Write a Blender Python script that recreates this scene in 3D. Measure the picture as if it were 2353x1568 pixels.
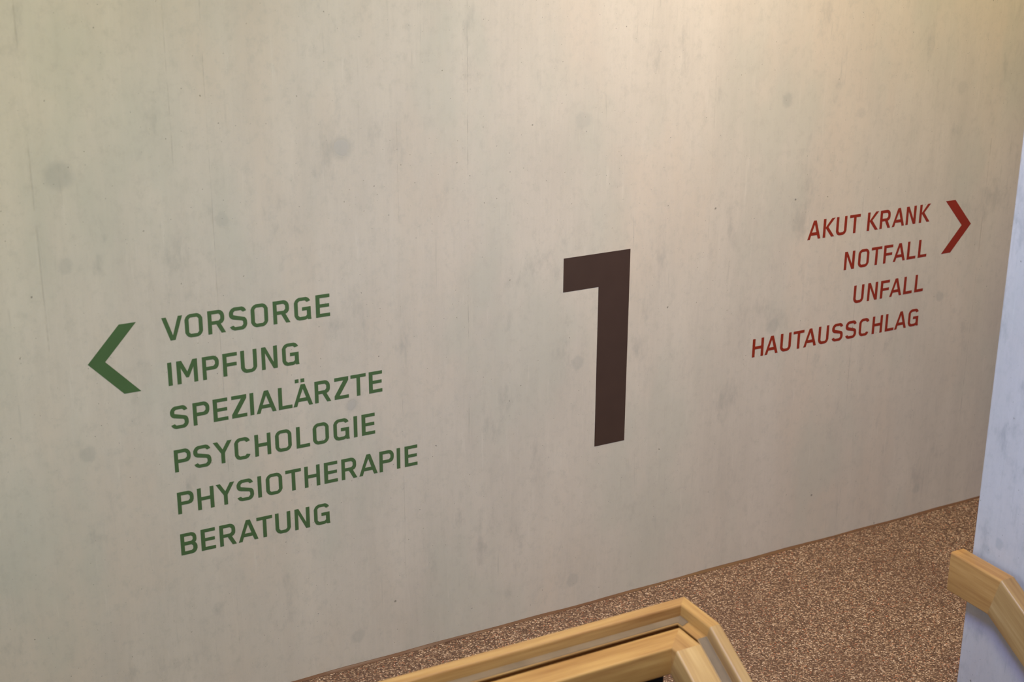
import bpy, bmesh, math, random
from mathutils import Vector, Matrix

random.seed(7)
for o in list(bpy.data.objects):
    bpy.data.objects.remove(o)
SC = bpy.context.scene
COL = SC.collection

# ------------------------------------------------------------------ camera
CAM = Vector((0.0, -5.7898, 3.836))
yaw, pitch, roll = math.radians(28.3556), math.radians(19.4717), math.radians(0.3409)
fw = Vector((math.sin(yaw)*math.cos(pitch), math.cos(yaw)*math.cos(pitch), -math.sin(pitch)))
rt = Vector((math.cos(yaw), -math.sin(yaw), 0))
up = rt.cross(fw)
r2 = rt*math.cos(roll) + up*math.sin(roll)
u2 = -rt*math.sin(roll) + up*math.cos(roll)
cd = bpy.data.cameras.new('camera')
cam = bpy.data.objects.new('camera', cd)
COL.objects.link(cam)
cam.matrix_world = Matrix(((r2.x, u2.x, -fw.x, CAM.x), (r2.y, u2.y, -fw.y, CAM.y), (r2.z, u2.z, -fw.z, CAM.z), (0, 0, 0, 1)))
cd.sensor_width = 36.0
cd.lens = 3414.45/2353*36.0
cd.clip_start = 0.05
cd.clip_end = 100
cd.dof.use_dof = True
cd.dof.focus_distance = 7.1
cd.dof.aperture_fstop = 2.0
SC.camera = cam

# ------------------------------------------------------------------ light
SC.view_settings.view_transform = 'Standard'
SC.view_settings.look = 'None'
SC.view_settings.gamma = 1.0
SC.view_settings.use_curve_mapping = False
SC.view_settings.exposure = 0.07
w = bpy.data.worlds.new('world')
SC.world = w
w.use_nodes = True
bg = w.node_tree.nodes['Background']
bg.inputs[0].default_value = (0.66, 0.56, 1.0, 1)
bg.inputs[1].default_value = 0.24

def area(name, loc, target, sx, sy, power, colour, spread=180):
    l = bpy.data.lights.new(name, 'AREA')
    l.shape = 'RECTANGLE'
    l.size, l.size_y = sx, sy
    l.energy = power
    l.color = colour
    l.spread = math.radians(spread)
    o = bpy.data.objects.new(name, l)
    COL.objects.link(o)
    o.location = loc
    o.rotation_euler = (Vector(target)-Vector(loc)).to_track_quat('-Z', 'Y').to_euler()
    return o


# unseen skylight and left-hand daylight, an added cool fill, warm lamps above the wall
def lit(name, loc, target, sx, sy, base, rgb, spread=180):
    k = max(rgb)
    area(name, loc, target, sx, sy, base*k, tuple(c/k for c in rgb), spread)
lit('skylight', (0.6, -4.6, 6.8), (4.0, -1.6, 1.0), 1.4, 1.4, 300, (0.91, 0.91, 0.56))
lit('skylight', (0.6, -3.0, 6.2), (4.46, -2.2, 0.8), 0.8, 0.8, 300, (0.01, 0.02, 0.07), 100)
lit('daylight_fill', (-2.5, -2.0, 2.5), (1.0, 0.0, 1.5), 1.2, 2.0, 100, (0.40, 0.52, 0.60), 160)
lit('daylight_fill', (1.6, -3.4, 4.1), (4.4, -2.2, 0.8), 0.5, 0.5, 105, (0.14, 0.18, 0.44), 130)  # added lamp inside the stairwell, turns the side wall bluer
lit('ceiling_spot', (4.05, -1.6, 5.4), (4.05, -0.4, 2.0), 0.6, 0.6, 80, (0.27, 0.225, 0.15), 84)
lit('ceiling_spot', (3.9, -1.2, 4.6), (3.9, -0.2, 2.0), 0.6, 0.6, 60, (0.09, 0.077, 0.10), 100)
lit('ceiling_spot', (0.0, -1.2, 4.8), (0.2, -0.5, 0.0), 0.6, 0.4, 60, (0.08, 0.03, 0.01), 120)
lit('ceiling_lamp', (6.5, -1.3, 5.2), (6.5, -0.9, 0.0), 1.0, 0.6, 120, (0.53, 0.38, 0.02))

# ------------------------------------------------------------------ material helpers
def srgb(r, g, b):
    f = lambda c: c/255/12.92 if c/255 <= 0.04045 else ((c/255+0.055)/1.055)**2.4
    return (f(r), f(g), f(b), 1)

class Mat:
    def __init__(s, name, rough=0.7, spec=0.3):
        s.m = bpy.data.materials.new(name)
        s.m.use_nodes = True
        s.t = s.m.node_tree
        s.b = s.t.nodes['Principled BSDF']
        s.b.inputs['Roughness'].default_value = rough
        s.b.inputs['Specular IOR Level'].default_value = spec
    def n(s, kind, **kw):
        x = s.t.nodes.new(kind)
        for k, v in kw.items():
            if k.startswith('i_'):
                key = k[2:]
                key = int(key) if key.isdigit() else key.replace('_', ' ')
                if isinstance(v, bpy.types.NodeSocket):
                    s.t.links.new(v, x.inputs[key])
                else:
                    x.inputs[key].default_value = v
            else:
                setattr(x, k, v)
        return x
    def link(s, a, b):
        s.t.links.new(a, b)
    def math(s, op, a, b=0.0, c=None):
        x = s.t.nodes.new('ShaderNodeMath'); x.operation = op
        for i, v in enumerate((a, b) if c is None else (a, b, c)):
            if isinstance(v, bpy.types.NodeSocket): s.t.links.new(v, x.inputs[i])
            else: x.inputs[i].default_value = v
        return x.outputs[0]
    def ramp(s, fac, stops, interp='LINEAR'):
        x = s.t.nodes.new('ShaderNodeValToRGB'); x.color_ramp.interpolation = interp
        e = x.color_ramp.elements
        while len(e) < len(stops): e.new(0.5)
        for el, (p, c) in zip(e, stops):
            el.position = p; el.color = c if len(c) == 4 else (*c, 1)
        s.link(fac, x.inputs[0])
        return x.outputs[0]
    def smooth(s, v, a, b, lo=0.0, hi=1.0):
        x = s.t.nodes.new('ShaderNodeMapRange'); x.interpolation_type = 'SMOOTHSTEP'
        s.link(v, x.inputs[0])
        for i, k in zip((1, 2, 3, 4), (a, b, lo, hi)): x.inputs[i].default_value = k
        return x.outputs[0]
    def mix(s, fac, a, b, mode='MIX'):
        x = s.t.nodes.new('ShaderNodeMix'); x.data_type = 'RGBA'; x.blend_type = mode
        for i, v in ((0, fac), (6, a), (7, b)):
            if isinstance(v, bpy.types.NodeSocket): s.link(v, x.inputs[i])
            else: x.inputs[i].default_value = v
        return x.outputs[2]
    def coords(s, scale=(1, 1, 1), loc=(0, 0, 0)):
        tc = s.t.nodes.new('ShaderNodeTexCoord')
        mp = s.t.nodes.new('ShaderNodeMapping')
        mp.inputs['Scale'].default_value = scale
        mp.inputs['Location'].default_value = loc
        s.link(tc.outputs['Object'], mp.inputs[0])
        return mp.outputs[0]
    def noise(s, vec, scale, detail=4, rough=0.55):
        x = s.n('ShaderNodeTexNoise'); s.link(vec, x.inputs['Vector'])
        x.inputs['Scale'].default_value = scale
        x.inputs['Detail'].default_value = detail
        x.inputs['Roughness'].default_value = rough
        return x.outputs[0]

def concrete(name, axis, marks=(), joints=(), seed=0.0, blotch=1.0, tone=(195, 186, 170), smudge=0.5):
    """board-formed fair-faced concrete; axis = the horizontal axis of the wall, marks = (u, z, r, strength, ring)"""
    m = Mat(name, 0.62, 0.25)
    st = (1, 1, 0.07) 
    v = m.coords(loc=(seed, seed, seed))
    vs = m.coords(scale=(1, 1, 0.06), loc=(seed, seed, seed))
    vm = m.coords(scale=(1, 1, 0.35), loc=(seed*2, seed, 0))
    base = m.noise(v, 0.9, 3)
    med = m.noise(vm, 4.0, 5, 0.6)
    streak = m.noise(vs, 9.0, 5, 0.65)
    fine = m.noise(vs, 70.0, 3, 0.6)
    grain = m.noise(v, 150.0, 2, 0.6)
    val = m.math('ADD', m.math('MULTIPLY', base, 0.20*blotch), m.math('MULTIPLY', med, 0.30*blotch))
    val = m.math('ADD', val, m.math('MULTIPLY', streak, 0.20))
    val = m.math('ADD', val, m.math('MULTIPLY', fine, 0.10))
    val = m.math('ADD', val, m.math('MULTIPLY', grain, 0.08))
    val = m.math('ADD', val, 0.06 if blotch == 1 else 0.06+0.25*(1-blotch))
    t = lambda k, dr=0, dg=0, db=0: srgb(tone[0]*k+dr, tone[1]*k+dg, tone[2]*k+db)
    c = m.ramp(val, [(0.34, t(0.925)), (0.5, t(1.0)), (0.64, t(1.05))])
    # warm / cool cement hue patches
    hue = m.noise(vm, 1.7, 4, 0.6)
    c = m.mix(m.smooth(hue, 0.46, 0.68, 0, 0.5), c, t(1.0, 6, 0, -4))
    hue2 = m.noise(m.coords(scale=(1, 1, 0.5), loc=(9+seed, 3, 5)), 2.2, 4, 0.6)
    c = m.mix(m.smooth(hue2, 0.48, 0.70, 0, 0.5), c, t(0.96, -5, 2, 1))
    mot = m.noise(m.coords(scale=(1, 1, 0.8), loc=(1+seed, 2, 8)), 22.0, 6, 0.75)
    c = m.mix(m.smooth(mot, 0.46, 0.72, 0, 0.6), c, t(0.92, -2, 0, 0))
    lit_ = m.noise(m.coords(scale=(1, 1, 0.10), loc=(5+seed, 2, 3)), 26.0, 4, 0.7)
    c = m.mix(m.smooth(lit_, 0.58, 0.76, 0, 0.6), c, t(1.05, 0, 1, 2))
    # thin vertical drag marks
    drg = m.noise(m.coords(scale=(1, 1, 0.045), loc=(2+seed, 6, 4)), 48.0, 3, 0.6)
    gate = m.smooth(m.noise(m.coords(loc=(seed, 4, 2)), 2.6, 3), 0.5, 0.66)
    c = m.mix(m.math('MULTIPLY', m.smooth(drg, 0.60, 0.74), m.math('MULTIPLY', gate, 0.6)), c, t(0.86, -2, 0, 0))
    # dark grey smudges
    sm = m.noise(m.coords(scale=(1, 1, 0.45), loc=(3+seed, 7, 1)), 7.5, 5, 0.65)
    c = m.mix(m.smooth(sm, 0.57-(smudge-0.5)*0.12, 0.76, 0, smudge), c, t(0.82, -3, 0, 2))
    # coordinates across the wall
    tc = m.n('ShaderNodeTexCoord'); sx = m.n('ShaderNodeSeparateXYZ'); m.link(tc.outputs['Object'], sx.inputs[0])
    U = sx.outputs[axis]; Zc = sx.outputs[2]
    cb = m.n('ShaderNodeCombineXYZ')
    wq = m.n('ShaderNodeTexNoise', i_Scale=160.0, i_Detail=2.0); m.link(v, wq.inputs['Vector'])
    wqs = m.n('ShaderNodeSeparateColor'); m.link(wq.outputs['Color'], wqs.inputs[0])
    m.link(m.math('MULTIPLY_ADD', wqs.outputs[0], 0.009, U), cb.inputs[0]); m.link(m.math('MULTIPLY_ADD', wqs.outputs[1], 0.009, Zc), cb.inputs[1])
    # pin holes, clustered; r0 = largest radius in metres
    clus = m.smooth(m.noise(v, 1.6, 2), 0.36, 0.62)
    hole = None
    for sc_, thr, r0 in ((15.0, 0.68, 0.0036), (31.0, 0.62, 0.0022), (4.0, 0.72, 0.0075)):
        vo = m.n('ShaderNodeTexVoronoi', voronoi_dimensions='2D', i_Scale=sc_)
        m.link(m.n('ShaderNodeVectorMath', operation='ADD', i_0=cb.outputs[0], i_1=(sc_*0.37+seed, sc_*0.11, 0)).outputs[0], vo.inputs['Vector'])
        sep = m.n('ShaderNodeSeparateColor'); m.link(vo.outputs['Color'], sep.inputs[0])
        rad = m.math('MULTIPLY', m.math('POWER', sep.outputs[0], 2.0), r0*sc_)
        hk = m.math('SUBTRACT', 1.0, m.math('DIVIDE', vo.outputs['Distance'], m.math('MAXIMUM', rad, 0.002)))
        hk = m.smooth(hk, 0.0, 0.55)
        on = m.math('GREATER_THAN', m.math('ADD', sep.outputs[1], m.math('MULTIPLY', clus, 0.30)), thr+0.22)
        hk = m.math('MULTIPLY', hk, on)
        if sc_ == 5.0: hk = m.math('MULTIPLY', hk, 0.6)
        hole = hk if hole is None else m.math('MAXIMUM', hole, hk)
    bumpv = m.math('MULTIPLY', hole, -0.8)
    wob = m.math('MULTIPLY', m.math('SUBTRACT', m.noise(v, 11, 5, 0.7), 0.5), 0.065)
    for (mu, mz, r, stg, ring) in marks:
        du = m.math('SUBTRACT', U, mu); dz = m.math('SUBTRACT', Zc, mz)
        d = m.math('SQRT', m.math('ADD', m.math('MULTIPLY', du, du), m.math('MULTIPLY', dz, dz)))
        d = m.math('ADD', d, wob) if r > 0.02 else d
        k = m.smooth(d, r*0.6, r*1.25, stg, 0)
        c = m.mix(m.math('MULTIPLY', k, 0.75), c, t(0.84, -5, 0, 3))
        if ring:
            d2 = m.math('ABSOLUTE', m.math('SUBTRACT', d, r*0.62))
            c = m.mix(m.smooth(d, r*0.5, r*0.68, 0.45, 0), c, t(0.93, -4, 0, 6))
            bumpv = m.math('ADD', bumpv, m.smooth(d2, 0.0, r*0.12, -0.25, 0))
    for (ju, z0, z1, wd, stg) in joints:
        line = m.smooth(m.math('ABSOLUTE', m.math('SUBTRACT', m.math('ADD', U, m.math('MULTIPLY', m.math('SUBTRACT', m.noise(v, 3, 2), 0.5), 0.008)), ju)), 0, wd, 1, 0)
        brk = m.smooth(m.noise(m.coords(scale=(1, 1, 1), loc=(ju, 0, ju)), 6, 4, 0.7), 0.42, 0.62)
        rng = m.math('MULTIPLY', m.math('GREATER_THAN', Zc, z0), m.math('LESS_THAN', Zc, z1))
        line = m.math('MULTIPLY', m.math('MULTIPLY', line, rng), brk)
        c = m.mix(m.math('MULTIPLY', line, stg*0.8), c, t(0.72))
        bumpv = m.math('ADD', bumpv, m.math('MULTIPLY', line, -0.3))
    c = m.mix(m.math('MULTIPLY', hole, 0.62), c, srgb(92, 86, 74))
    m.link(c, m.b.inputs['Base Color'])
    h = m.math('ADD', bumpv, m.math('MULTIPLY', streak, 0.5))
    h = m.math('ADD', h, m.math('MULTIPLY', grain, 0.10))
    bp = m.n('ShaderNodeBump', i_Strength=0.35, i_Distance=0.004)
    m.link(h, bp.inputs['Height']); m.link(bp.outputs[0], m.b.inputs['Normal'])
    return m.m

def pebble_floor(name):
    m = Mat(name, 0.52, 0.45)
    v = m.coords()
    wv = m.n('ShaderNodeTexNoise', i_Scale=60.0); m.link(v, wv.inputs['Vector'])
    vadd = m.n('ShaderNodeVectorMath', operation='MULTIPLY_ADD')
    m.link(wv.outputs['Color'], vadd.inputs[0]); vadd.inputs[1].default_value = (0.008,)*3; m.link(v, vadd.inputs[2])
    vo = m.n('ShaderNodeTexVoronoi', i_Scale=140.0); m.link(vadd.outputs[0], vo.inputs['Vector'])
    sep = m.n('ShaderNodeSeparateColor'); m.link(vo.outputs['Color'], sep.inputs[0])
    c = m.ramp(sep.outputs[0], [(0.0, srgb(78, 56, 42)), (0.35, srgb(108, 80, 60)), (0.6, srgb(134, 106, 82)), (0.8, srgb(168, 138, 110)), (0.93, srgb(192, 162, 132)), (1.0, srgb(214, 188, 160))])
    c = m.mix(m.math('MULTIPLY', m.math('GREATER_THAN', sep.outputs[1], 0.96), 0.6), c, srgb(180, 106, 70))
    gap = m.smooth(vo.outputs['Distance'], 0.38, 0.75, 0, 0.75)
    c = m.mix(gap, c, srgb(68, 46, 34))
    big = m.noise(v, 1.6, 4, 0.6)
    c = m.mix(m.smooth(big, 0.45, 0.7, 0, 0.35), c, srgb(88, 60, 46))
    m.link(c, m.b.inputs['Base Color'])
    bp = m.n('ShaderNodeBump', i_Strength=0.6, i_Distance=0.003)
    m.link(m.math('MULTIPLY', vo.outputs['Distance'], -1.0), bp.inputs['Height']); m.link(bp.outputs[0], m.b.inputs['Normal'])
    return m.m

def wood(name, seed=0.0, tint=(0, 0, 0)):
    m = Mat(name, 0.38, 0.45)
    t = lambda r, g, b: srgb(r+tint[0], g+tint[1], b+tint[2])
    v = m.coords(scale=(1.1, 14, 14), loc=(seed, seed*1.7, seed*0.6))
    vf = m.coords(scale=(5, 160, 160), loc=(seed, seed, 0))
    a = m.noise(v, 1.6, 6, 0.6)
    b = m.noise(vf, 1.0, 3, 0.6)
    bw = m.noise(m.coords(scale=(0.5, 5, 5), loc=(seed*2, 3, seed)), 1.3, 3, 0.5)
    g2 = m.noise(m.coords(scale=(2.0, 55, 55), loc=(seed, seed, 5)), 1.0, 4, 0.6)
    val = m.math('ADD', m.math('MULTIPLY', a, 0.34), m.math('MULTIPLY', bw, 0.34))
    val = m.math('ADD', val, m.math('MULTIPLY', b, 0.13))
    val = m.math('ADD', val, m.math('MULTIPLY', g2, 0.19))
    c = m.ramp(val, [(0.36, t(138, 95, 50)), (0.46, t(166, 124, 70)), (0.54, t(184, 144, 84)), (0.64, t(202, 164, 104))])
    m.link(c, m.b.inputs['Base Color'])
    bp = m.n('ShaderNodeBump', i_Strength=0.15, i_Distance=0.001)
    m.link(val, bp.inputs['Height']); m.link(bp.outputs[0], m.b.inputs['Normal'])
    return m.m

def plain(name, col, rough=0.5, spec=0.3, var=0.06, metal=0.0):
    m = Mat(name, rough, spec)
    m.b.inputs['Metallic'].default_value = metal
    v = m.coords()
    nz = m.noise(v, 9.0, 4, 0.6)
    c2 = tuple(min(1, x*(1+var*3)) for x in col[:3]) + (1,)
    c1 = tuple(x*(1-var*3) for x in col[:3]) + (1,)
    m.link(m.ramp(nz, [(0.3, c1), (0.7, c2)]), m.b.inputs['Base Color'])
    return m.m

# ------------------------------------------------------------------ mesh helpers
def link_obj(name, bm, mat, parent=None, smooth=False, **props):
    me = bpy.data.meshes.new(name)
    bmesh.ops.recalc_face_normals(bm, faces=bm.faces)
    bm.to_mesh(me); bm.free()
    if smooth:
        for pl in me.polygons: pl.use_smooth = True
        me.set_sharp_from_angle(angle=math.radians(35))
    me.materials.append(mat)
    o = bpy.data.objects.new(name, me)
    COL.objects.link(o)
    if parent: o.parent = parent
    for k, v in props.items(): o[k] = v
    return o

def empty(name, loc, label, cat, group=None):
    o = bpy.data.objects.new(name, None)
    COL.objects.link(o)
    o.location = loc; o.empty_display_size = 0.1
    o['label'] = label; o['category'] = cat
    if group: o['group'] = group
    return o

def add_box(bm, a, b):
    x0, y0, z0 = a; x1, y1, z1 = b
    vs = [bm.verts.new(p) for p in ((x0, y0, z0), (x1, y0, z0), (x1, y1, z0), (x0, y1, z0), (x0, y0, z1), (x1, y0, z1), (x1, y1, z1), (x0, y1, z1))]
    for f in ((0, 3, 2, 1), (4, 5, 6, 7), (0, 1, 5, 4), (1, 2, 6, 5), (2, 3, 7, 6), (3, 0, 4, 7)):
        bm.faces.new([vs[i] for i in f])

def box(name, a, b, mat, parent=None, **props):
    bm = bmesh.new(); add_box(bm, a, b)
    return link_obj(name, bm, mat, parent, **props)

# ------------------------------------------------------------------ setting
def cast(px, py):
    d = fw + r2*((px-1176.5)/3414.45) + u2*((784-py)/3414.45)
    return d
def on_wall(px, py):
    d = cast(px, py); t = -CAM.y/d.y
    return (CAM + d*t)

MK = [  # formwork cone marks and plugs, measured off the photograph and stored as wall positions
    (785, 340, .055, .55, 1), (135, 405, .06, .6, 0), (1341, 275, .045, .4, 0), (1809, 230, .036, .65, 0),
    (2213, 200, .035, .35, 0), (808, 932, .032, .5, 1), (1328, 833, .036, .5, 0), (203, 1045, .036, .5, 0),
    (825, 1462, .036, .5, 0), (1315, 1333, .034, .5, 0), (1775, 750, .04, .5, 0), (2160, 680, .03, .5, 0),
    (2105, 1125, .03, .5, 0), (509, 503, .028, .4, 0), (500, 1400, .03, .3, 0), (1978, 260, .03, .3, 0), (150, 612, .03, .4, 0)]
marks = []
for px, py, r, s, k in MK:
    q = on_wall(px, py); marks.append((q.x, q.z, r, s, k))
jx = lambda px, py: on_wall(px, py).x
JT = [(jx(1075, 400), 1.0, 3.4, .003, .7), (jx(478, 330), 0.0, 3.4, .003, .45), (jx(380, 130), 2.5, 3.6, .004, .5), (jx(1640, 300), 1.8, 2.9, .004, .35),
      (jx(1955, 800), 0.0, 2.2, .004, .4), (jx(2235, 700), 0.4, 2.2, .005, .5), (jx(50, 200), 1.6, 3.6, .006, .4), (jx(917, 560), 0.4, 2.6, .003, .3)]
M_WALL = concrete('concrete_main', 0, marks, JT)
rw_marks = [(-1.86, 0.98, .022, .6, 0), (-1.80, 0.93, .02, .5, 0), (-1.95, 1.35, .02, .5, 0)]
M_RIGHT = concrete('concrete_side', 1, rw_marks, (), seed=4.3, tone=(186, 186, 184), smudge=0.9)  # cooler tone paints the bluish daylight into the concrete colour
M_FLOOR = pebble_floor('pebble_resin_floor')
M_RESIN = plain('brown_resin', srgb(100, 70, 48), 0.45, 0.4, 0.03)
M_BLACK = plain('black_steel', srgb(24, 22, 21), 0.5, 0.4)
M_STEEL = plain('brushed_steel', srgb(160, 160, 158), 0.35, 0.5, metal=1.0)

RX, RY = 4.435, -1.722           # free end of the side wall
STX = 2.955                    # inner edge of the landing beside the stairwell
box('wall_back', (-4.0, 0.0, -2.8), (9.0, 0.3, 5.2), M_WALL, kind='structure')
bm = bmesh.new()
add_box(bm, (RX, -6.0, -2.6), (RX+0.25, RY, 5.2))
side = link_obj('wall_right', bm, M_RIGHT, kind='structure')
bv = side.modifiers.new('bevel', 'BEVEL'); bv.width = 0.006; bv.segments = 2

bm = bmesh.new()
add_box(bm, (-4.0, -1.73, -0.25), (STX+0.05, 0.0, 0.0))
add_box(bm, (STX+0.05, -2.05, -0.25), (RX, 0.0, 0.0))
add_box(bm, (RX, RY, -0.25), (9.0, 0.0, 0.0))
for k in range(7):     # the flight that leaves the landing
    add_box(bm, (STX+0.05, -2.05-0.29*(k+1), -0.25-0.174*(k+1)), (RX, -2.05-0.29*k, -0.174*(k+1)))
link_obj('floor', bm, M_FLOOR, kind='structure')

box('floor_upper', (-4.0, -9.0, 1.95), (2.7, -4.7, 2.18), M_FLOOR, kind='structure')   # landing the picture is taken from
box('floor_lower', (-4.0, -9.0, -2.8), (4.44, 0.0, -2.6), M_FLOOR, kind='structure')
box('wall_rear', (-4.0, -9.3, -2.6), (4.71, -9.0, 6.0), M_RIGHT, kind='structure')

# resin upstand line where the floor meets the wall
bm = bmesh.new()
xs = [-3.9+0.05*i for i in range(256)]
prev = None
for i, x in enumerate(xs):
    hgt = 0.007 + 0.0022*math.sin(x*3.1)+0.0015*math.sin(x*11.7+1)+random.uniform(-.0006, .0006)
    wd = 0.015 + 0.003*math.sin(x*5.3+2)+random.uniform(-.001, .001)
    ring = [bm.verts.new((x, 0.001, 0.0002)), bm.verts.new((x, 0.001, hgt)), bm.verts.new((x, -0.004, hgt)), bm.verts.new((x, -0.010, hgt*0.45)), bm.verts.new((x, -wd, 0.0012)), bm.verts.new((x, -wd, 0.0002))]
    if prev:
        for j in range(5): bm.faces.new((prev[j], ring[j], ring[j+1], prev[j+1]))
    prev = ring
link_obj('baseboard_back', bm, M_RESIN, smooth=True, kind='structure')

# ------------------------------------------------------------------ lettering
GL = {
'V': [[(0, 1), (.18, 1), (.427, .207), (.674, 1), (.85, 1), (.52, 0), (.312, 0)]],
'O': [[(0, .78), (.055, .89), (.12, .955), (.22, 1), (.52, 1), (.62, .955), (.685, .89), (.74, .78), (.74, .22), (.685, .11), (.62, .045), (.52, 0), (.22, 0), (.12, .045), (.055, .11), (0, .22)],
      [(.165, .775), (.235, .848), (.51, .848), (.578, .775), (.578, .225), (.51, .152), (.235, .152), (.165, .225)]],
'R': [[(0, 1), (.48, 1), (.57, .97), (.65, .895), (.69, .81), (.702, .72), (.702, .60), (.68, .51), (.62, .435), (.54, .398), (.74, 0), (.556, 0), (.352, .392), (.165, .392), (.165, 0), (0, 0)],
      [(.165, .843), (.465, .843), (.535, .765), (.535, .62), (.465, .545), (.165, .545)]],
'S': [[(.735, .81), (.592, .766), (.511, .848), (.25, .848), (.178, .78), (.178, .675), (.2, .665), (.60, .545), (.66, .525), (.715, .47), (.75, .38), (.755, .22), (.72, .12), (.65, .04), (.56, 0), (.215, 0), (.11, .045), (.055, .1), (.011, .175), (.163, .222), (.235, .148), (.514, .148), (.585, .222), (.585, .345), (.545, .395), (.15, .487), (.07, .535), (.02, .6), (0, .68), (0, .78), (.04, .875), (.11, .955), (.215, 1), (.555, 1), (.64, .96), (.695, .895)]],
'G': [[(.721, .825), (.567, .775), (.491, .855), (.247, .855), (.166, .785), (.166, .225), (.25, .148), (.505, .155), (.56, .215), (.56, .413), (.35, .413), (.35, .565), (.737, .565), (.737, .195), (.742, .1), (.758, 0), (.61, 0), (.58, .045), (.52, .012), (.46, 0), (.22, 0), (.11, .045), (.055, .11), (.004, .22), (0, .78), (.055, .89), (.12, .955), (.22, 1), (.54, 1), (.63, .955), (.69, .89)]],
'E': [[(0, 1), (.63, 1), (.63, .847), (.178, .847), (.178, .575), (.604, .575), (.604, .426), (.178, .426), (.178, .153), (.632, .153), (.632, 0), (0, 0)]],
'M': [[(0, 1), (.207, 1), (.438, .495), (.672, 1), (.866, 1), (.866, 0), (.701, 0), (.701, .68), (.488, .241), (.384, .241), (.17, .68), (.17, 0), (0, 0)]],
'P': [[(0, 1), (.49, 1), (.58, .965), (.655, .89), (.698, .8), (.705, .72), (.7, .6), (.67, .5), (.6, .425), (.5, .4), (.163, .4), (.163, 0), (0, 0)],
      [(.163, .843), (.47, .843), (.54, .765), (.54, .63), (.465, .554), (.163, .554)]],
'F': [[(0, 1), (.622, 1), (.622, .845), (.17, .845), (.17, .57), (.594, .57), (.594, .419), (.17, .419), (.17, 0), (0, 0)]],
'U': [[(0, 1), (.165, 1), (.165, .235), (.245, .152), (.465, .152), (.535, .225), (.535, 1), (.702, 1), (.702, .22), (.645, .1), (.58, .04), (.48, 0), (.225, 0), (.12, .045), (.055, .11), (0, .23)]],
'N': [[(0, 1), (.184, 1), (.524, .29), (.524, 1), (.695, 1), (.695, 0), (.514, 0), (.16, .731), (.16, 0), (0, 0)]],
'Z': [[(.006, 1), (.657, 1), (.655, .835), (.231, .155), (.659, .155), (.659, 0), (0, 0), (0, .163), (.422, .84), (.006, .84)]],
'A': [[(0, 0), (.362, 1), (.548, 1), (.886, 0), (.712, 0), (.636, .209), (.236, .209), (.168, 0)],
      [(.285, .37), (.585, .37), (.448, .787)]],
'L': [[(0, 1), (.17, 1), (.17, .157), (.617, .157), (.617, 0), (0, 0)]],
'T': [[(0, 1), (.715, 1), (.715, .848), (.443, .848), (.443, 0), (.277, 0), (.277, .848), (0, .848)]],
'Y': [[(0, 1), (.188, 1), (.405, .629), (.62, 1), (.815, 1), (.493, .455), (.493, 0), (.327, 0), (.327, .455)]],
'C': [[(.69, .81), (.535, .765), (.455, .85), (.25, .85), (.165, .775), (.165, .225), (.238, .148), (.455, .148), (.53, .225), (.69, .18), (.65, .1), (.59, .035), (.5, 0), (.22, 0), (.12, .04), (.055, .11), (.005, .22), (0, .78), (.055, .89), (.12, .955), (.22, 1), (.5, 1), (.6, .955), (.66, .89)]],
'H': [[(0, 1), (.167, 1), (.167, .58), (.552, .58), (.552, 1), (.718, 1), (.718, 0), (.552, 0), (.552, .42), (.167, .42), (.167, 0), (0, 0)]],
'I': [[(0, 1), (.17, 1), (.17, 0), (0, 0)]],
'B': [[(0, 1), (.488, 1), (.59, .96), (.655, .89), (.69, .8), (.695, .64), (.67, .56), (.625, .515), (.69, .42), (.715, .34), (.71, .2), (.665, .1), (.6, .035), (.49, 0), (0, 0)],
      [(.165, .85), (.465, .85), (.53, .78), (.53, .66), (.465, .6), (.165, .6)], [(.165, .432), (.465, .432), (.53, .36), (.53, .225), (.455, .16), (.165, .16)]],
'K': [[(0, 1), (.166, 1), (.166, .545), (.55, 1), (.755, 1), (.34, .54), (.76, 0), (.56, 0), (.166, .495), (.166, 0), (0, 0)]],
}
UML = [[(.107, 1.255), (.275, 1.255), (.275, 1.09), (.107, 1.09)], [(.365, 1.255), (.535, 1.255), (.535, 1.09), (.365, 1.09)]]

def poly_prism(loops, y_front, y_back, tf):
    """filled outline(s) with holes as a thin solid; loops in glyph units, tf maps them to (x, z)"""
    cu = bpy.data.curves.new('tmp', 'CURVE'); cu.dimensions = '2D'; cu.fill_mode = 'BOTH'
    for lp in loops:
        sp = cu.splines.new('POLY'); sp.points.add(len(lp)-1)
        for pt, (a, b) in zip(sp.points, lp):
            x, z = tf(a, b); pt.co = (x, z, 0, 1)
        sp.use_cyclic_u = True
    cu.extrude = 0.5
    ob = bpy.data.objects.new('tmp', cu); COL.objects.link(ob)
    dg = bpy.context.evaluated_depsgraph_get()
    me = bpy.data.meshes.new_from_object(ob.evaluated_get(dg))
    bpy.data.objects.remove(ob); bpy.data.curves.remove(cu)
    bm = bmesh.new(); bm.from_mesh(me); bpy.data.meshes.remove(me)
    bmesh.ops.remove_doubles(bm, verts=bm.verts, dist=1e-6)
    for v in bm.verts:
        x, z, t = v.co
        v.co = (x, y_front if t > 0 else y_back, z)
    return bm

M_GREEN = plain('green_vinyl', srgb(72, 98, 60), 0.45, 0.35, 0.02)
M_RED = plain('red_vinyl', srgb(134, 41, 13), 0.45, 0.35, 0.02)
M_BROWN = plain('dark_brown_vinyl', srgb(65, 49, 40), 0.42, 0.35, 0.02)

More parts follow.
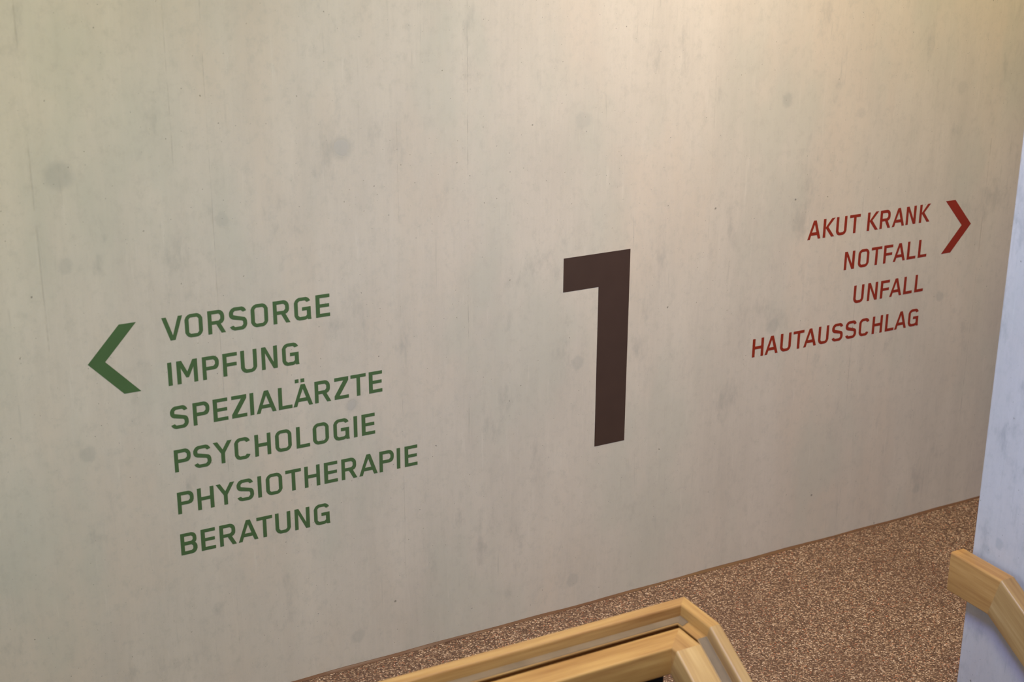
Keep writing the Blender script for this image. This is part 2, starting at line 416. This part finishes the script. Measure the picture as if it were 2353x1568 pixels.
FZ = 3.836
CAPL, CAPR = 0.10266, 0.10019
LINES = [
 ('VORSORGE', 'L', 0, [1.482, 1.578, 1.676, 1.769, 1.864, 1.963, 2.058, 2.157], 'topmost of the green lines, right of the green arrow'),
 ('IMPFUNG', 'L', 1, [1.492, 1.530, 1.640, 1.729, 1.808, 1.901, 1.994], 'second green line, below VORSORGE'),
 ('SPEZIALÄRZTE', 'L', 2, [1.488, 1.586, 1.674, 1.756, 1.838, 1.866, 1.967, 2.035, 2.136, 2.229, 2.307, 2.395], 'third green line, with two dots over an A'),
 ('PSYCHOLOGIE', 'L', 3, [1.491, 1.575, 1.663, 1.757, 1.849, 1.943, 2.041, 2.119, 2.217, 2.315, 2.354], 'fourth green line, above PHYSIOTHERAPIE'),
 ('PHYSIOTHERAPIE', 'L', 4, [1.491, 1.579, 1.663, 1.756, 1.852, 1.890, 1.982, 2.071, 2.165, 2.249, 2.335, 2.436, 2.523, 2.563], 'longest of the green lines'),
 ('BERATUNG', 'L', 5, [1.491, 1.582, 1.666, 1.751, 1.837, 1.924, 2.016, 2.108], 'lowest of the green lines'),
 ('AKUT KRANK', 'R', 0, [4.851, 4.951, 5.037, 5.125, None, 5.246, 5.333, 5.419, 5.514, 5.608], 'topmost of the red lines, beside the red arrow'),
 ('NOTFALL', 'R', 1, [5.111, 5.205, 5.294, 5.380, 5.449, 5.546, 5.625], 'second red line, below AKUT KRANK'),
 ('UNFALL', 'R', 2, [5.194, 5.290, 5.380, 5.447, 5.545, 5.625], 'third and shortest red line, above HAUTAUSSCHLAG'),
 ('HAUTAUSSCHLAG', 'R', 3, [4.541, 4.623, 4.722, 4.806, 4.877, 4.974, 5.066, 5.159, 5.252, 5.345, 5.438, 5.505, 5.601], 'lowest and longest of the red lines'),
]
T = 0.0008
for word, side_, k, xs, where in LINES:
    if side_ == 'L': top, cap, mat, cn = FZ-1.9599-k*0.198565, CAPL, M_GREEN, 'green'
    else: top, cap, mat, cn = FZ-1.95530-k*0.19741, CAPR, M_RED, 'red'
    base = top-cap
    e = empty('wall_lettering', (xs[0], 0, base), '%s wall lettering reading %s, %s' % (cn, word, where), 'lettering', '%s direction lines on the concrete wall' % cn)
    cache = {}
    for ch, x in zip(word, xs):
        if ch == ' ': continue
        key = 'A' if ch == 'Ä' else ch
        o = None
        if ch not in cache:
            loops = GL[key] + (UML if ch == 'Ä' else [])
            wx = 0.955 if (side_ == 'R' and ch == 'A') else 1.0
            bm = poly_prism(loops, -T, 0.0001, lambda a, b: (a*cap*wx, b*cap))
            o = link_obj('letter', bm, mat, e)
            cache[ch] = o.data
        else:
            o = bpy.data.objects.new('letter', cache[ch]); COL.objects.link(o); o.parent = e
        o.location = (x-xs[0], 0, 0)

def decal(name, pts, mat, label, cat, group=None):
    x0 = min(a for a, b in pts); z0 = min(b for a, b in pts)
    bm = poly_prism([pts], -T, 0.0001, lambda a, b: (a-x0, b-z0))
    o = link_obj(name, bm, mat)
    o.location = (x0, 0, z0)
    o['label'] = label; o['category'] = cat
    if group: o['group'] = group
    return o
bl = FZ-1.9599-CAPL
xl = 11.385*CAPL
decal('wall_arrow', [(xl+a*CAPL, bl+b*CAPL) for a, b in [(0, -.475), (1.343, 1.0), (2.025, 1.0), (.684, -.475), (2.018, -1.944), (1.335, -1.944)]], M_GREEN,
      'green chevron arrow pointing left beside VORSORGE and IMPFUNG', 'arrow', 'direction arrows on the concrete wall')
br = FZ-1.9553-CAPR
xr = 57.80*CAPR
decal('wall_arrow', [(xr+a*CAPR, br+b*CAPR) for a, b in [(0, .995), (.69, .995), (2.019, -.495), (.70, -1.975), (.035, -1.975), (1.339, -.495)]], M_RED,
      'red chevron arrow pointing right at the end of AKUT KRANK', 'arrow', 'direction arrows on the concrete wall')
decal('floor_number', [(3.398, FZ-1.96), (3.769, FZ-1.96), (3.769, FZ-2.96), (3.594, FZ-2.96), (3.594, FZ-2.1272), (3.398, FZ-2.1272)], M_BROWN,
      'large dark brown numeral 1 on the concrete wall between the green and red lines', 'number')

# ------------------------------------------------------------------ timber rails
def fillet(pts, rads, seg=5):
    out = []
    n = len(pts)
    for i in range(n):
        p = Vector(pts[i]); a = Vector(pts[i-1])-p; b = Vector(pts[(i+1) % n])-p
        r = rads[i]
        if r <= 0: out.append(tuple(p)); continue
        a.normalize(); b.normalize()
        # all corners here are right angles
        c = p+a*r+b*r
        for k in range(seg+1):
            t = k/seg*math.pi/2
            out.append(tuple(c - b*r*math.cos(t) - a*r*math.sin(t)))
    return out

def board(name, prof, s0, s1, origin, sdir, ndir, hdir, mat, parent, cuts=1):
    """profile (n, h) swept along sdir; s0 / s1 give the mitred end for each profile point"""
    bm = bmesh.new()
    ra = [bm.verts.new((s0(n, h), n, h)) for n, h in prof]
    rb = [bm.verts.new((s1(n, h), n, h)) for n, h in prof]
    k = len(prof)
    for i in range(k):
        bm.faces.new((ra[i], ra[(i+1) % k], rb[(i+1) % k], rb[i]))
    bm.faces.new(ra[::-1]); bm.faces.new(rb)
    o = link_obj(name, bm, mat, None, smooth=True)
    s, n_, h_ = Vector(sdir), Vector(ndir), Vector(hdir)
    mw = Matrix(((s.x, n_.x, h_.x, origin[0]), (s.y, n_.y, h_.y, origin[1]), (s.z, n_.z, h_.z, origin[2]), (0, 0, 0, 1)))
    if parent:
        o.parent = parent
        o.matrix_parent_inverse = Matrix.Identity(4)
        mw = Matrix.Translation(-parent.location) @ mw
    o.matrix_local = mw
    return o

TH = math.radians(31.0); TT = math.tan(TH/2)
DN = (0, -math.cos(TH), -math.sin(TH)); UP3 = (0, -math.sin(TH), math.cos(TH))
W1, W2, W3, W4 = wood('oak_1', 0.0), wood('oak_2', 3.1, (6, 6, 2)), wood('oak_3', 7.7, (-12, -6, 2)), wood('oak_4', 11.3, (4, 2, -2))  # oak_3: greyer tint paints cool gloss onto the sloping cap
W5, W6, W7, W8 = wood('oak_5', 14.1), wood('oak_6', 18.9, (-2, 2, 6)), wood('oak_7', 21.3, (-12, -12, -8)), wood('oak_8', 25.7, (-20, -12, -2))  # oak_6: cool sheen of the sloping handrail put into its tint

bal = empty('stair_balustrade', (3.0, -1.70, 0), 'oak topped balustrade in the foreground turning a corner above the stairwell', 'balustrade')
AZ = 1.0
OC = (3.003, -1.639)     # outer corner of the guard cap
BEND_A = 0.236
prA = fillet([(0, 0), (.049, 0), (.049, -.048), (.091, -.048), (.091, -.058), (.078, -.058), (.078, -.150), (0, -.150)], [.006, .010, 0, .003, .003, 0, .002, .002])
board('guard_rail', prA, lambda n, h: -5.5, lambda n, h: -n, (OC[0], OC[1], AZ), (1, 0, 0), (0, -1, 0), (0, 0, 1), W1, bal)
board('guard_rail', prA, lambda n, h: n, lambda n, h: BEND_A+h*TT, (OC[0], OC[1], AZ), (0, -1, 0), (-1, 0, 0), (0, 0, 1), W2, bal)
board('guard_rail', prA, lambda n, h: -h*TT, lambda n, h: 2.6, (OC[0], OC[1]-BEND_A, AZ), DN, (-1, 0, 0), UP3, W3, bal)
# inner handrail
BZ = 0.955
BO = (2.899, -1.761); BW = 0.108
BEND_B = 0.138
prB = fillet([(0, 0), (BW, 0), (BW, -.115), (0, -.115)], [.006, .009, .006, .006])
board('handrail', prB, lambda n, h: -5.4, lambda n, h: -n, (BO[0], BO[1], BZ), (1, 0, 0), (0, -1, 0), (0, 0, 1), W4, bal)
board('handrail', prB, lambda n, h: n, lambda n, h: BEND_B+h*TT, (BO[0], BO[1], BZ), (0, -1, 0), (-1, 0, 0), (0, 0, 1), W5, bal)
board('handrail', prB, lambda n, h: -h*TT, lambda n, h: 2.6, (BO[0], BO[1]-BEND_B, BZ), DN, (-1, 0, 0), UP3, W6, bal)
# thin metal channel let into the ledge of the cap
M_CHAN = plain('grey_brown_channel', srgb(124, 106, 80), 0.45, 0.5, 0.05)
prC = [(.052, -.0455), (.0885, -.0455), (.0885, -.0485), (.052, -.0485)]
board('channel_strip', prC, lambda n, h: -5.5, lambda n, h: -n, (OC[0], OC[1], AZ), (1, 0, 0), (0, -1, 0), (0, 0, 1), M_CHAN, bal)
board('channel_strip', prC, lambda n, h: n, lambda n, h: 0.105+(n-.052)*.4, (OC[0], OC[1], AZ), (0, -1, 0), (-1, 0, 0), (0, 0, 1), M_CHAN, bal)
board('channel_strip', prC, lambda n, h: -h*TT, lambda n, h: 2.6, (OC[0], OC[1]-BEND_A, AZ), DN, (-1, 0, 0), UP3, M_CHAN, bal)
# black steel infill below the caps and the brackets that carry the handrail
def bbox(name, a, b, mat):
    L = bal.location
    return box(name, tuple(Vector(a)-L), tuple(Vector(b)-L), mat, bal)
bbox('infill_panel', (-2.5, -1.712, 0.0), (2.87, -1.704, 0.856), M_BLACK)
bm = bmesh.new()
L = bal.location
for (y0, z0, y1, z1) in ((-1.90, .845, -4.0, -.40),):
    pts = [(2.930, y0, z0), (2.930, y0, z0-.9), (2.930, y1, z1-1.0), (2.930, y1, z1-.02)]
    va = [bm.verts.new(Vector(q)-L) for q in pts]
    vb = [bm.verts.new(Vector(q)+Vector((.008, 0, 0))-L) for q in pts]
    bm.faces.new(va); bm.faces.new(vb[::-1])
    for i in range(4): bm.faces.new((va[i], vb[i], vb[(i+1) % 4], va[(i+1) % 4]))
link_obj('infill_panel', bm, M_BLACK, bal)
bbox('post', (2.930, -1.90, 0.0), (2.975, -1.86, 0.86), M_BLACK)
for x in (-1.6, -0.2, 1.2, 2.3):
    bbox('bracket', (x, -1.80, 0.835), (x+.05, -1.725, 0.86), M_BLACK)

# right-hand wall handrail
hr = empty('wall_handrail', (4.42, -1.9, 0.8), 'oak handrail fixed along the bluish side wall, bending down at right', 'handrail')
RZ = 0.900
prR = fillet([(0, 0), (.077, 0), (.077, -.182), (0, -.182)], [.010, .010, .006, .006])
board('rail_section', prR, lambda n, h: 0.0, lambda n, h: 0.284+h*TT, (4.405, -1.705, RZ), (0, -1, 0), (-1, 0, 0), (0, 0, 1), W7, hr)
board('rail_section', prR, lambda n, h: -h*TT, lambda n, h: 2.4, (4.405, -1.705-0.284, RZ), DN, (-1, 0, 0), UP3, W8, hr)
for yy, zz in ((-1.80, 0.80), (-2.9, 0.80-0.545)):
    a = Vector((4.40, yy-.02, zz-.02))-hr.location; b = Vector((RX+0.001, yy+.02, zz+.02))-hr.location
    box('bracket', tuple(a), tuple(b), M_STEEL, hr)
